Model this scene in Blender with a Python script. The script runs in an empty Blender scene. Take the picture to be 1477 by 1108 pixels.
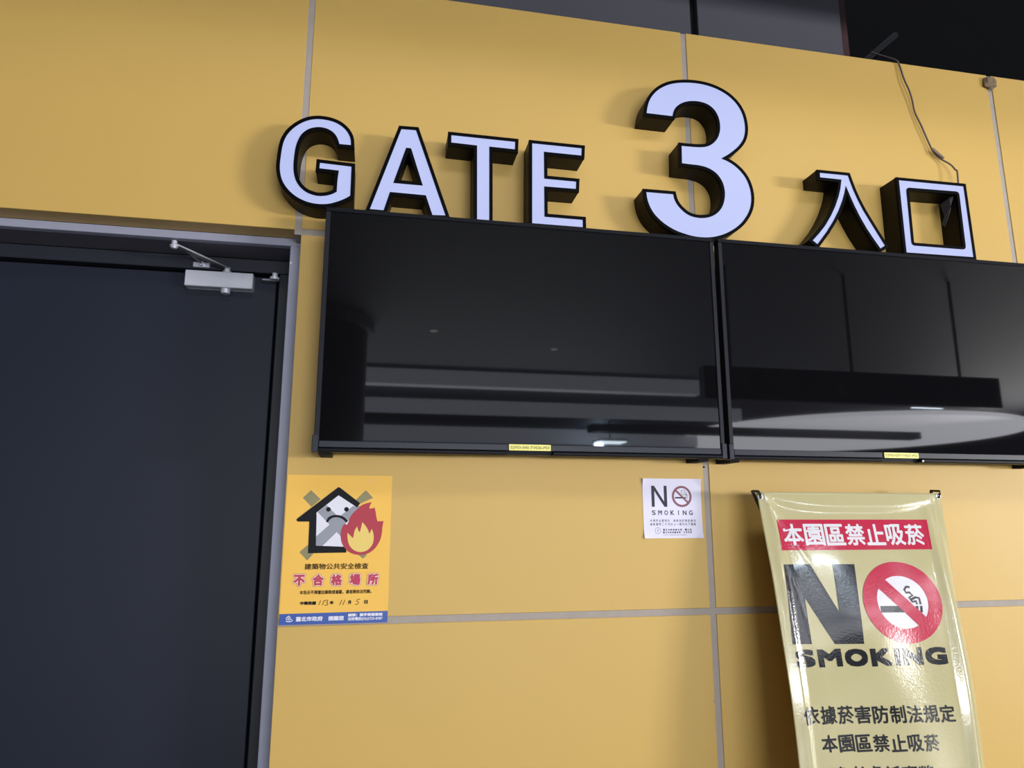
import bpy, bmesh, math, random
from mathutils import Matrix, Vector
from mathutils.geometry import tessellate_polygon

S = bpy.context.scene
COL = S.collection
random.seed(7)

# ---------------------------------------------------------------- camera
cam = bpy.data.cameras.new('camera')
cam.sensor_width = 36.0
cam.lens = 1000.46 / 1477 * 36.0
cam.clip_start, cam.clip_end = 0.02, 200
cam_ob = bpy.data.objects.new('camera', cam)
COL.objects.link(cam_ob)
cam_ob.location = (0, -2.07, 1.6)
cam_ob.rotation_euler = (math.radians(90 + 10.888), 0, math.radians(-11.002))
S.camera = cam_ob

# ---------------------------------------------------------------- world, lamps, exposure
W = bpy.data.worlds.new('world')
S.world = W
W.use_nodes = True
bg = W.node_tree.nodes['Background']
bg.inputs[0].default_value = (0.80, 0.86, 1.0, 1)
bg.inputs[1].default_value = 0.32


def area(name, loc, target, sx, sy, power, color=(1, 1, 1)):
    l = bpy.data.lights.new(name, 'AREA')
    l.shape = 'RECTANGLE'
    l.size, l.size_y = sx, sy
    l.energy = power
    l.color = color
    o = bpy.data.objects.new(name, l)
    COL.objects.link(o)
    o.location = loc
    d = Vector(target) - Vector(loc)
    o.rotation_euler = d.to_track_quat('-Z', 'Y').to_euler()
    return o


area('key_lamp', (15.6, -11.2, 1.76), (1.0, 0, 1.8), 3.8, 1.3, 1700, (1.0, 0.98, 0.97))
area('front_fill', (1.0, -12.0, 1.55), (1.0, 0, 1.9), 9.0, 1.2, 880, (0.93, 0.96, 1.0))  # added fill light from the front, no fixture behind it
area('overhead_fill', (1.5, -2.3, 3.95), (1.3, -0.9, 0.0), 4.2, 0.5, 42, (0.97, 0.98, 1.0))  # added fill from above, stands for no known fixture
S.view_settings.view_transform = 'Standard'
S.view_settings.look = 'None'
S.view_settings.exposure = 0.08
S.view_settings.gamma = 1.0
S.view_settings.use_curve_mapping = False

# ---------------------------------------------------------------- outlines measured on the wall, metres (x, z)
LET = {
    'G': [ (-0.1114, 2.7084), (-0.1132, 2.7304), (-0.1223, 2.7499), (-0.1367, 2.7655), (-0.1555, 2.7771), (-0.1771, 2.7831), (-0.2000, 2.7849), (-0.2195, 2.7833), (-0.2402, 2.7768), (-0.2605, 2.7648), (-0.2804, 2.7472), (-0.2956, 2.7269), (-0.3046, 2.7057), (-0.3092, 2.6834), (-0.3112, 2.6582), (-0.3126, 2.6315), (-0.3122, 2.6117), (-0.3090, 2.5923), (-0.3033, 2.5748), (-0.2946, 2.5593), (-0.2820, 2.5441), (-0.2667, 2.5308), (-0.2501, 2.5210), (-0.2292, 2.5131), (-0.2084, 2.5094), (-0.1878, 2.5093), (-0.1672, 2.5122), (-0.1497, 2.5187), (-0.1322, 2.5268), (-0.1161, 2.5366), (-0.1065, 2.5441), (-0.1066, 2.5957), (-0.1069, 2.6386), (-0.1988, 2.6416), (-0.1994, 2.6232), (-0.1430, 2.6215), (-0.1456, 2.5919), (-0.1459, 2.5536), (-0.1598, 2.5441), (-0.1773, 2.5375), (-0.1979, 2.5346), (-0.2157, 2.5372), (-0.2337, 2.5437), (-0.2491, 2.5554), (-0.2601, 2.5691), (-0.2684, 2.5864), (-0.2732, 2.6091), (-0.2745, 2.6321), (-0.2737, 2.6555), (-0.2721, 2.6791), (-0.2682, 2.6996), (-0.2611, 2.7207), (-0.2515, 2.7353), (-0.2386, 2.7469), (-0.2211, 2.7551), (-0.2031, 2.7578), (-0.1880, 2.7562), (-0.1725, 2.7504), (-0.1599, 2.7405), (-0.1518, 2.7278), (-0.1472, 2.7146), (-0.1448, 2.7081) ],
    'A': [ (0.0381, 2.7793), (0.0827, 2.7806), (0.1793, 2.5058), (0.1393, 2.5039), (0.1180, 2.5663), (0.0098, 2.5670), (-0.0069, 2.5063), (-0.0475, 2.5066) ],
    'Ah': [ (0.0542, 2.7178), (0.0694, 2.7172), (0.1078, 2.5978), (0.0189, 2.5979) ],
    'T': [ (0.1928, 2.7763), (0.3965, 2.7761), (0.3956, 2.7493), (0.3132, 2.7498), (0.3146, 2.5009), (0.2765, 2.5006), (0.2742, 2.7493), (0.1927, 2.7506) ],
    'E': [ (0.4520, 2.7771), (0.6167, 2.7775), (0.6152, 2.7511), (0.4905, 2.7512), (0.4905, 2.6586), (0.5961, 2.6586), (0.5947, 2.6327), (0.4903, 2.6315), (0.4902, 2.5292), (0.6152, 2.5292), (0.6153, 2.5040), (0.4503, 2.5036) ],
    '3': [ (0.8454, 2.9304), (0.8495, 2.9540), (0.8568, 2.9780), (0.8705, 3.0014), (0.8890, 3.0221), (0.9122, 3.0391), (0.9386, 3.0520), (0.9682, 3.0602), (1.0011, 3.0652), (1.0340, 3.0667), (1.0669, 3.0645), (1.0996, 3.0575), (1.1289, 3.0458), (1.1546, 3.0303), (1.1766, 3.0091), (1.1918, 2.9855), (1.2007, 2.9594), (1.2047, 2.9294), (1.2034, 2.9024), (1.1960, 2.8764), (1.1811, 2.8531), (1.1615, 2.8327), (1.1337, 2.8099), (1.1081, 2.7934), (1.1353, 2.7841), (1.1605, 2.7687), (1.1821, 2.7480), (1.1970, 2.7249), (1.2065, 2.6965), (1.2100, 2.6677), (1.2073, 2.6384), (1.1988, 2.6119), (1.1840, 2.5867), (1.1645, 2.5628), (1.1389, 2.5417), (1.1089, 2.5235), (1.0795, 2.5117), (1.0505, 2.5047), (1.0220, 2.5025), (0.9907, 2.5037), (0.9598, 2.5099), (0.9292, 2.5191), (0.8990, 2.5343), (0.8751, 2.5524), (0.8559, 2.5724), (0.8430, 2.5961), (0.8354, 2.6204), (0.8333, 2.6452), (0.9275, 2.6462), (0.9312, 2.6260), (0.9413, 2.6081), (0.9547, 2.5936), (0.9728, 2.5795), (0.9944, 2.5719), (1.0195, 2.5700), (1.0451, 2.5738), (1.0679, 2.5830), (1.0880, 2.5990), (1.1021, 2.6193), (1.1109, 2.6457), (1.1135, 2.6716), (1.1102, 2.6970), (1.1018, 2.7172), (1.0883, 2.7353), (1.0697, 2.7480), (1.0492, 2.7557), (1.0237, 2.7596), (0.9916, 2.7595), (0.9637, 2.7605), (0.9656, 2.8246), (1.0079, 2.8250), (1.0403, 2.8272), (1.0634, 2.8336), (1.0837, 2.8474), (1.0996, 2.8673), (1.1095, 2.8950), (1.1110, 2.9186), (1.1077, 2.9450), (1.0975, 2.9673), (1.0820, 2.9840), (1.0628, 2.9934), (1.0401, 2.9974), (1.0171, 2.9969), (0.9941, 2.9924), (0.9709, 2.9821), (0.9540, 2.9684), (0.9436, 2.9521), (0.9377, 2.9299) ],
    'ru': [ (1.4767, 2.7782), (1.5872, 2.7787), (1.5933, 2.7569), (1.6032, 2.7244), (1.6162, 2.6907), (1.6337, 2.6528), (1.6532, 2.6183), (1.6755, 2.5795), (1.7061, 2.5274), (1.6864, 2.5150), (1.6622, 2.5504), (1.6397, 2.5859), (1.6178, 2.6278), (1.6018, 2.6642), (1.5888, 2.6977), (1.5747, 2.7376), (1.5671, 2.7115), (1.5558, 2.6820), (1.5371, 2.6427), (1.5136, 2.6033), (1.4836, 2.5607), (1.4437, 2.5117), (1.4266, 2.5240), (1.4538, 2.5521), (1.4792, 2.5819), (1.5056, 2.6213), (1.5255, 2.6573), (1.5425, 2.6966), (1.5520, 2.7259), (1.5594, 2.7600), (1.4766, 2.7605) ],
    'kou': [ (1.7909, 2.7810), (2.0599, 2.7835), (2.0628, 2.5112), (1.7888, 2.5082) ],
    'kouh': [ (1.8176, 2.7554), (2.0369, 2.7598), (2.0351, 2.5378), (1.8133, 2.5366) ],
}
P1 = {
    'roof': [ (-0.1048, 1.6856), (-0.0986, 1.6826), (-0.0423, 1.6400), (-0.0499, 1.6278), (-0.1037, 1.6622), (-0.1630, 1.6125), (-0.1616, 1.6044), (-0.1593, 1.5219), (-0.0773, 1.5183), (-0.0747, 1.5024), (-0.1797, 1.5014), (-0.1804, 1.5885), (-0.2127, 1.5885), (-0.2165, 1.5935), (-0.2132, 1.5975) ],
    'tape_a': [ (-0.1801, 1.6759), (-0.1530, 1.6508), (-0.1767, 1.6295), (-0.2016, 1.6546) ],
    'tape_b': [ (-0.0275, 1.6769), (-0.0063, 1.6555), (-0.0443, 1.6379), (-0.0548, 1.6491) ],
    'tape_c': [ (-0.1809, 1.5240), (-0.1632, 1.5023), (-0.1806, 1.4819), (-0.2026, 1.5046) ],
    'tape_d': [ (-0.0426, 1.4971), (-0.0166, 1.4968), (-0.0281, 1.4850) ],
    'white': [ (-0.1041, 1.6703), (-0.0417, 1.6237), (-0.0694, 1.5182), (-0.1593, 1.5209), (-0.1621, 1.6155) ],
    'cross_a': [ (-0.1591, 1.6145), (-0.1354, 1.6346), (-0.0508, 1.5510), (-0.0495, 1.5180), (-0.0634, 1.5181) ],
    'cross_b': [ (-0.0622, 1.6318), (-0.0339, 1.6319), (-0.0533, 1.6115), (-0.1416, 1.5208), (-0.1593, 1.5209), (-0.1606, 1.5466), (-0.1124, 1.5913) ],
    'mouth': [ (-0.1351, 1.5884), (-0.1307, 1.5994), (-0.1210, 1.6054), (-0.1072, 1.6074), (-0.0931, 1.6050), (-0.0818, 1.5984), (-0.0744, 1.5893), (-0.0793, 1.5853), (-0.0856, 1.5923), (-0.0948, 1.5984), (-0.1069, 1.6010), (-0.1187, 1.5988), (-0.1254, 1.5934), (-0.1300, 1.5854) ],
    'eyes': [ (-0.1298, 1.6225), (-0.0799, 1.6226), (-0.1238, 1.6226) ],
    'flame': [ (-0.0099, 1.6432), (-0.0137, 1.6360), (-0.0164, 1.6258), (-0.0093, 1.6248), (-0.0012, 1.6278), (0.0023, 1.6156), (0.0049, 1.5993), (0.0083, 1.5891), (0.0164, 1.5891), (0.0256, 1.5895), (0.0230, 1.5749), (0.0221, 1.5547), (0.0183, 1.5365), (0.0088, 1.5185), (-0.0048, 1.5047), (-0.0206, 1.4969), (-0.0385, 1.4951), (-0.0566, 1.4982), (-0.0729, 1.5073), (-0.0854, 1.5213), (-0.0917, 1.5373), (-0.0933, 1.5552), (-0.0906, 1.5712), (-0.0841, 1.5823), (-0.0770, 1.5792), (-0.0723, 1.5873), (-0.0699, 1.5994), (-0.0633, 1.6095), (-0.0536, 1.6196), (-0.0420, 1.6318), (-0.0261, 1.6400) ],
    'flame2': [ (-0.0342, 1.5872), (-0.0236, 1.5750), (-0.0172, 1.5649), (-0.0131, 1.5538), (-0.0099, 1.5609), (-0.0072, 1.5679), (-0.0016, 1.5548), (-0.0000, 1.5387), (-0.0035, 1.5227), (-0.0150, 1.5088), (-0.0309, 1.5029), (-0.0449, 1.5041), (-0.0571, 1.5101), (-0.0675, 1.5212), (-0.0732, 1.5371), (-0.0745, 1.5571), (-0.0668, 1.5501), (-0.0584, 1.5420), (-0.0564, 1.5510), (-0.0553, 1.5631), (-0.0478, 1.5751), (-0.0454, 1.5650), (-0.0400, 1.5580), (-0.0375, 1.5690) ],
}

def rounded(pts, r, n=4):
    out = []
    m = len(pts)
    for i in range(m):
        a, b, c = Vector(pts[i - 1]), Vector(pts[i]), Vector(pts[(i + 1) % m])
        p, q = b + (a - b).normalized() * r, b + (c - b).normalized() * r
        for k in range(n + 1):
            t = k / n
            out.append(tuple(p * (1 - t) ** 2 + b * 2 * t * (1 - t) + q * t * t))
    return out


KH = rounded(LET['kouh'], 0.014)

# ---------------------------------------------------------------- materials
MATS = {}


def mat(name, color, rough=0.5, metal=0.0, spec=0.5, ior=1.5, noise=0.0, nscale=8.0,
        bump=0.0, bscale=200.0, emit=None, estr=0.0, rvar=0.0, coat=0.0):
    if name in MATS:
        return MATS[name]
    m = bpy.data.materials.new(name)
    m.use_nodes = True
    nt = m.node_tree
    b = nt.nodes['Principled BSDF']
    b.inputs['Base Color'].default_value = (*color, 1)
    b.inputs['Roughness'].default_value = rough
    b.inputs['Metallic'].default_value = metal
    b.inputs['Specular IOR Level'].default_value = spec
    b.inputs['IOR'].default_value = ior
    b.inputs['Coat Weight'].default_value = coat
    b.inputs['Coat Roughness'].default_value = 0.06
    tc = nt.nodes.new('ShaderNodeTexCoord')
    if noise or rvar:
        n = nt.nodes.new('ShaderNodeTexNoise')
        n.inputs['Scale'].default_value = nscale
        n.inputs['Detail'].default_value = 5
        nt.links.new(tc.outputs['Object'], n.inputs['Vector'])
        if noise:
            mx = nt.nodes.new('ShaderNodeMix')
            mx.data_type = 'RGBA'
            mx.inputs[6].default_value = (*[c * (1 - noise) for c in color], 1)
            mx.inputs[7].default_value = (*[min(1, c * (1 + noise)) for c in color], 1)
            nt.links.new(n.outputs['Fac'], mx.inputs[0])
            nt.links.new(mx.outputs[2], b.inputs['Base Color'])
        if rvar:
            mr = nt.nodes.new('ShaderNodeMapRange')
            mr.inputs['To Min'].default_value = max(0.01, rough - rvar)
            mr.inputs['To Max'].default_value = rough + rvar
            nt.links.new(n.outputs['Fac'], mr.inputs['Value'])
            nt.links.new(mr.outputs[0], b.inputs['Roughness'])
    if bump:
        n2 = nt.nodes.new('ShaderNodeTexNoise')
        n2.inputs['Scale'].default_value = bscale
        n2.inputs['Detail'].default_value = 3
        nt.links.new(tc.outputs['Object'], n2.inputs['Vector'])
        bp = nt.nodes.new('ShaderNodeBump')
        bp.inputs['Strength'].default_value = bump
        bp.inputs['Distance'].default_value = 0.002
        nt.links.new(n2.outputs['Fac'], bp.inputs['Height'])
        nt.links.new(bp.outputs[0], b.inputs['Normal'])
    if emit:
        b.inputs['Emission Color'].default_value = (*emit, 1)
        b.inputs['Emission Strength'].default_value = estr
    MATS[name] = m
    return m


YELLOW = mat('yellow_panel', (0.60, 0.388, 0.105), 0.48, spec=0.38, noise=0.03, nscale=2.0, bump=0.03, bscale=60, rvar=0.04)
SEALANT = mat('sealant', (0.37, 0.32, 0.28), 0.7, noise=0.12, nscale=30)
GREYTRIM = mat('grey_trim', (0.33, 0.34, 0.44), 0.45, noise=0.06, nscale=12)
DARKFRAME = mat('dark_frame', (0.018, 0.020, 0.031), 0.45, spec=0.35, noise=0.08, nscale=6)
LEAF = mat('door_paint', (0.013, 0.0165, 0.030), 0.45, spec=0.27, noise=0.06, nscale=3, bump=0.02, bscale=80)
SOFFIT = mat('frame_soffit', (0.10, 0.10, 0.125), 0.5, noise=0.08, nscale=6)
GAP = mat('gap_black', (0.002, 0.002, 0.003), 0.9)
BULK = mat('bulkhead_grey', (0.062, 0.062, 0.078), 0.6, noise=0.08, nscale=3)
PLENUM = mat('plenum_black', (0.006, 0.005, 0.005), 0.9, noise=0.4, nscale=3)
REDDISH = mat('plenum_maroon', (0.035, 0.006, 0.007), 0.7)
SIGNBLACK = mat('letter_black', (0.0015, 0.0015, 0.0025), 0.5, spec=0.05, noise=0.2, nscale=20)
RETURN = mat('letter_return', (0.008, 0.0055, 0.0032), 0.45, spec=0.14, noise=0.2, nscale=15)
ACRYLIC = mat('acrylic_face', (0.22, 0.22, 0.28), 0.35, spec=0.3, emit=(0.46, 0.55, 1.0), estr=0.56)
TVBLACK = mat('tv_plastic', (0.004, 0.0045, 0.008), 0.45, spec=0.12)
TVBEZEL = mat('tv_bezel', (0.019, 0.021, 0.031), 0.42, spec=0.28)
TVSIDE = mat('tv_side', (0.010, 0.011, 0.017), 0.42, spec=0.2)
SCREEN = mat('tv_screen', (0.004, 0.004, 0.005), 0.025, ior=1.58)
STEEL = mat('closer_steel', (0.70, 0.71, 0.80), 0.32, metal=0.4, noise=0.05, nscale=40)
STEELDARK = mat('closer_arm_steel', (0.30, 0.30, 0.33), 0.4, metal=0.8)
PAPER_Y = mat('paper_yellow', (0.90, 0.53, 0.10), 0.55, spec=0.3, noise=0.03, nscale=10)
PAPER_W = mat('paper_white', (0.74, 0.71, 0.86), 0.55, noise=0.03, nscale=20, bump=0.2, bscale=60)
INK = mat('ink_black', (0.010, 0.011, 0.014), 0.6, spec=0.15)
INKGREY = mat('ink_grey', (0.045, 0.05, 0.07), 0.6, spec=0.15)
OLIVE = mat('print_olive', (0.25, 0.22, 0.10), 0.5)
PGREY = mat('print_grey', (0.28, 0.29, 0.34), 0.5)
PWHITE = mat('print_white', (0.74, 0.73, 0.82), 0.5)
PRED = mat('print_red', (0.44, 0.05, 0.075), 0.55, spec=0.25)
PREDTXT = mat('print_red_text', (0.48, 0.025, 0.08), 0.5)
PPINK = mat('print_pink_edge', (0.86, 0.55, 0.45), 0.5)
PYEL = mat('print_flame_yellow', (0.80, 0.58, 0.14), 0.5)
PBLUE = mat('print_blue', (0.025, 0.08, 0.36), 0.45)
PBROWN = mat('print_brown', (0.055, 0.028, 0.008), 0.6, spec=0.15)
RINGRED = mat('print_ring', (0.20, 0.05, 0.08), 0.5)
VINYL = mat('vinyl_cream', (0.50, 0.445, 0.240), 0.13, bump=0.15, bscale=160, coat=0.3)
VRED = mat('vinyl_red', (0.50, 0.02, 0.06), 0.14, bump=0.15, bscale=160, coat=0.3)
VBLACK = mat('vinyl_black', (0.010, 0.011, 0.014), 0.14, bump=0.15, bscale=160, coat=0.3)
VWHITE = mat('vinyl_white', (0.72, 0.70, 0.74), 0.14, bump=0.15, bscale=160, coat=0.3)
STICKY = mat('label_yellow', (0.86, 0.80, 0.22), 0.45)
STICKINK = mat('label_ink', (0.30, 0.27, 0.05), 0.5)
CORD = mat('cord_grey', (0.11, 0.085, 0.08), 0.5)
FOAM = mat('foam_brown', (0.20, 0.145, 0.085), 0.8, noise=0.35, nscale=60, bump=0.5, bscale=120)
TAPE = mat('clear_tape', (0.035, 0.032, 0.034), 0.18)
CONC = mat('floor_grey', (0.26, 0.26, 0.28), 0.35, noise=0.08, nscale=2)
CEIL = mat('ceiling_grey', (0.034, 0.036, 0.048), 0.7, noise=0.08, nscale=1)
ROOM = mat('room_wall_grey', (0.16, 0.165, 0.19), 0.7, noise=0.06, nscale=1)
HSIGN = mat('hanging_sign_black', (0.004, 0.004, 0.006), 0.5)
HGLYPH = mat('hanging_sign_glyph', (0.05, 0.055, 0.07), 0.5)
POLE = mat('pole_black', (0.01, 0.01, 0.01), 0.4)


# ---------------------------------------------------------------- helpers
def obj(name, bm, m, parent=None, smooth=False, kind=None, label=None, cat=None, group=None):
    me = bpy.data.meshes.new(name)
    bm.normal_update()
    bm.to_mesh(me)
    bm.free()
    for p in me.polygons:
        p.use_smooth = smooth
    if isinstance(m, (list, tuple)):
        for x in m:
            me.materials.append(x)
    else:
        me.materials.append(m)
    o = bpy.data.objects.new(name, me)
    COL.objects.link(o)
    if parent:
        o.parent = parent
        o.matrix_parent_inverse = Matrix.Translation(parent.location).inverted()
    tag(o, label, cat, group, kind)
    return o


def tag(o, label=None, cat=None, group=None, kind=None):
    for k, v in (('label', label), ('category', cat), ('group', group), ('kind', kind)):
        if v:
            o[k] = v
    return o


def empty(name, loc, label=None, cat=None, group=None, kind=None):
    o = bpy.data.objects.new(name, None)
    COL.objects.link(o)
    o.empty_display_size = 0.05
    o.location = loc
    return tag(o, label, cat, group, kind)


def box(x0, x1, y0, y1, z0, z1, bev=0.0, bm=None, seg=1):
    own = bmesh.new()
    v = [own.verts.new((x, y, z)) for x in (x0, x1) for y in (y0, y1) for z in (z0, z1)]
    for f in ((0, 1, 3, 2), (4, 6, 7, 5), (0, 4, 5, 1), (2, 3, 7, 6), (0, 2, 6, 4), (1, 5, 7, 3)):
        own.faces.new([v[i] for i in f])
    if bev:
        bmesh.ops.bevel(own, geom=own.edges[:], offset=bev, segments=seg, affect='EDGES', profile=0.6)
    bmesh.ops.recalc_face_normals(own, faces=own.faces[:])
    if bm is None:
        return own
    me = bpy.data.meshes.new('tmp')
    own.to_mesh(me)
    own.free()
    bm.from_mesh(me)
    bpy.data.meshes.remove(me)
    return bm


def tube(pts, r, n=8, bm=None, r2=None, cap=True):
    """round bar along a polyline"""
    bm = bm or bmesh.new()
    pts = [Vector(p) for p in pts]
    rings = []
    for i, p in enumerate(pts):
        t = (pts[min(i + 1, len(pts) - 1)] - pts[max(i - 1, 0)]).normalized()
        a = Vector((0, 0, 1)) if abs(t.z) < 0.9 else Vector((1, 0, 0))
        u = t.cross(a).normalized()
        w = t.cross(u)
        rr = r if r2 is None else r + (r2 - r) * i / (len(pts) - 1)
        rings.append([bm.verts.new(p + (u * math.cos(k * 2 * math.pi / n) + w * math.sin(k * 2 * math.pi / n)) * rr) for k in range(n)])
    for a, b in zip(rings, rings[1:]):
        for k in range(n):
            bm.faces.new((a[k], a[(k + 1) % n], b[(k + 1) % n], b[k]))
    if cap:
        bm.faces.new(rings[0])
        bm.faces.new(rings[-1])
    bmesh.ops.recalc_face_normals(bm, faces=bm.faces[:])
    return bm


def area2(p):
    return sum(p[i][0] * p[(i + 1) % len(p)][1] - p[(i + 1) % len(p)][0] * p[i][1] for i in range(len(p))) / 2


def offset_loop(p, d):
    """miter offset; d > 0 grows a counter-clockwise loop"""
    n = len(p)
    out = []
    for i in range(n):
        a, b, c = Vector(p[i - 1]), Vector(p[i]), Vector(p[(i + 1) % n])
        e1, e2 = (b - a).normalized(), (c - b).normalized()
        n1, n2 = Vector((e1.y, -e1.x)), Vector((e2.y, -e2.x))
        k = max(0.35, 1 + n1.dot(n2))
        out.append(tuple(b + (n1 + n2) * d / k))
    return out


def fill(loops, y, bm):
    vs = [[Vector((a, b, 0)) for a, b in l] for l in loops]
    flat = [bm.verts.new((v.x, y, v.y)) for l in vs for v in l]
    for t in tessellate_polygon(vs):
        try:
            bm.faces.new([flat[i] for i in t])
        except ValueError:
            pass
    for f in bm.faces:
        f.normal_update()
        if f.normal.y > 0:
            f.normal_flip()
    return bm


def smooth_loop(p, corner=38, it=1):
    """Chaikin-cut the gentle bends and keep the real corners"""
    for _ in range(it):
        n, out = len(p), []
        keep = []
        for i in range(n):
            a, b, c = Vector(p[i - 1]), Vector(p[i]), Vector(p[(i + 1) % n])
            keep.append(math.degrees((b - a).angle(c - b)) > corner)
        for i in range(n):
            a, b = Vector(p[i]), Vector(p[(i + 1) % n])
            ka, kb = keep[i], keep[(i + 1) % n]
            if ka:
                out.append(tuple(a))
            else:
                out.append(tuple(a.lerp(b, 0.25)))
            if not kb:
                out.append(tuple(a.lerp(b, 0.75)))
        p = out
    return p


def channel_letter(loops, depth, rim, label, smooth=0):
    """loops: lit face outline first, then holes (x, z)"""
    L = []
    for i, l in enumerate(loops):
        l = [tuple(q) for q in l]
        if (area2(l) < 0) == (i == 0):
            l.reverse()
        if smooth:
            l = smooth_loop(l, it=smooth)
        L.append(l)
    xs = [q[0] for q in L[0]]
    zs = [q[1] for q in L[0]]
    root = empty('sign_letter', (sum(xs) / len(xs), 0, min(zs)), label, 'sign letter', 'channel letters above the screens')
    body, rimbm = bmesh.new(), bmesh.new()
    for l in L:
        o = offset_loop(l, rim)
        n = len(l)
        back = [body.verts.new((a, -0.0005, b)) for a, b in o]
        front = [body.verts.new((a, -depth, b)) for a, b in o]
        fo = [rimbm.verts.new((a, -depth, b)) for a, b in o]
        fi = [rimbm.verts.new((a, -depth, b)) for a, b in l]
        fr = [rimbm.verts.new((a, -depth + 0.002, b)) for a, b in l]
        bo = [rimbm.verts.new((a * 1.0, -depth + 0.010, b)) for a, b in offset_loop(l, rim + 0.0008)]
        fo2 = [rimbm.verts.new((a, -depth + 0.0004, b)) for a, b in offset_loop(l, rim + 0.0008)]
        for i in range(n):
            j = (i + 1) % n
            body.faces.new((back[i], back[j], front[j], front[i]))
            rimbm.faces.new((fo[i], fo[j], fi[j], fi[i]))
            rimbm.faces.new((fi[i], fi[j], fr[j], fr[i]))
            rimbm.faces.new((fo2[i], fo2[j], fo[j], fo[i]))
            rimbm.faces.new((bo[i], bo[j], fo2[j], fo2[i]))
    obj('letter_body', body, RETURN, root)
    obj('letter_rim', rimbm, SIGNBLACK, root)
    obj('letter_face', fill(L, -depth + 0.002, bmesh.new()), ACRYLIC, root)
    return root


_tc = {}


def text_geo(body, bold=0.0):
    """font outline as 2D triangles, its box scaled to 0..1; bold = spread as a share of the text height"""
    key = body
    if key not in _tc:
        c = bpy.data.curves.new('txt', 'FONT')
        c.body = body
        c.resolution_u = 3
        o = bpy.data.objects.new('txt', c)
        COL.objects.link(o)
        bpy.context.view_layer.update()
        me = o.to_mesh()
        vs = [(v.co.x, v.co.y) for v in me.vertices]
        fs = [tuple(p.vertices) for p in me.polygons]
        o.to_mesh_clear()
        bpy.data.objects.remove(o)
        bpy.data.curves.remove(c)
        _tc[key] = (vs, fs)
    return _tc[key]


def text_into(bm, body, x0, x1, z0, z1, y=-0.001, bold=0.0, shear=0.0, step=0.00001, n=8, square=False):
    """write the text so that its ink fills the box; bold in metres"""
    vs, fs = text_geo(body)
    ax, bx = min(v[0] for v in vs), max(v[0] for v in vs)
    az, bz = min(v[1] for v in vs), max(v[1] for v in vs)
    x0, x1, z0, z1 = x0 + bold, x1 - bold, z0 + bold, z1 - bold
    offs = [(0, 0)]
    if bold and square:
        offs += [(a * bold, b * bold) for a in (-1, -0.4, 0.4, 1) for b in (-1, 0, 1)]
    elif bold:
        offs += [(math.cos(k * 2 * math.pi / n) * bold, math.sin(k * 2 * math.pi / n) * bold) for k in range(n)]
    for i, (dx, dz) in enumerate(offs):
        nv = []
        for (a, b) in vs:
            u, w = (a - ax) / (bx - ax), (b - az) / (bz - az)
            nv.append(bm.verts.new((x0 + u * (x1 - x0) + dx + shear * (w - 0.5) * (z1 - z0), y - i * step, z0 + w * (z1 - z0) + dz)))
        for f in fs:
            try:
                q = bm.faces.new([nv[k] for k in f])
                q.normal_update()
                if q.normal.y > 0:
                    q.normal_flip()
            except ValueError:
                pass
    return bm


def ribbon(pts, w, y, bm):
    """flat pen stroke"""
    P = [Vector(p) for p in pts]
    row = []
    for i, p in enumerate(P):
        t = (P[min(i + 1, len(P) - 1)] - P[max(i - 1, 0)]).normalized()
        nrm = Vector((-t.y, t.x)) * w / 2
        row.append((bm.verts.new((p.x + nrm.x, y, p.y + nrm.y)), bm.verts.new((p.x - nrm.x, y, p.y - nrm.y))))
    for a, b in zip(row, row[1:]):
        f = bm.faces.new((a[0], a[1], b[1], b[0]))
        f.normal_update()
        if f.normal.y > 0:
            f.normal_flip()
    return bm


def ring2(cx, cz, ro, ri, y, bm, n=48, kx=1.0):
    a = [bm.verts.new((cx + kx * ro * math.cos(t * 2 * math.pi / n), y, cz + ro * math.sin(t * 2 * math.pi / n))) for t in range(n)]
    b = [bm.verts.new((cx + kx * ri * math.cos(t * 2 * math.pi / n), y, cz + ri * math.sin(t * 2 * math.pi / n))) for t in range(n)]
    for i in range(n):
        j = (i + 1) % n
        bm.faces.new((a[i], a[j], b[j], b[i]))
    return bm


def disc2(cx, cz, r, y, bm, n=32, kx=1.0):
    bm.faces.new([bm.verts.new((cx + kx * r * math.cos(t * 2 * math.pi / n), y, cz + r * math.sin(t * 2 * math.pi / n))) for t in range(n)])
    return bm


def disc3(cx, cy, z0, z1, r, bm=None, n=24):
    return tube([(cx, cy, z0), (cx, cy, z1)], r, n, bm)


# ---------------------------------------------------------------- the wall of yellow panels
TOPZ, HA, HB = 3.3255, 2.4535, 1.3162
J = [-1.555, -0.2600, 1.0338, 2.3320, 3.630, 4.93]
G = 0.0100
wall = obj('wall_front', box(-0.2508, 6.2, 0.003, 0.05, 0.0, TOPZ - 0.002), SEALANT, kind='structure')


def panel(x0, x1, z0, z1, y1=0.0029):
    return obj('panel', box(x0, x1, 0.0, y1, z0, z1, 0.0012), YELLOW, wall)


rows = [(HA + G, TOPZ), (HB + G, HA - G), (0.18 + G, HB - G), (0.0, 0.18 - G)]
for i in range(1, 5):
    for a, b in rows:
        panel(J[i] + G, J[i + 1] - G, a, b)
obj('panel', box(J[0] + G, J[1] - G, 0.0, 0.074, HA + 0.0060, TOPZ, 0.0012), YELLOW, wall)     # over the door
obj('panel', box(-4.85, J[0] - G, 0.0, 0.074, HA + 0.0060, TOPZ, 0.0012), YELLOW, wall)
for a, b in rows[1:]:
    obj('panel', box(-4.85, J[0] - G, 0.0, 0.0059, a, b, 0.0012), YELLOW, wall)
obj('sealant_joint', box(J[1] - 0.0105, J[1] + 0.0098, 0.0015, 0.10, HA - 0.0095, TOPZ - 0.003), SEALANT, wall)
obj('wall_return', box(-4.85, -1.50, 0.006, 0.074, 0.0, HA + 0.004), SEALANT, wall)
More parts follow.
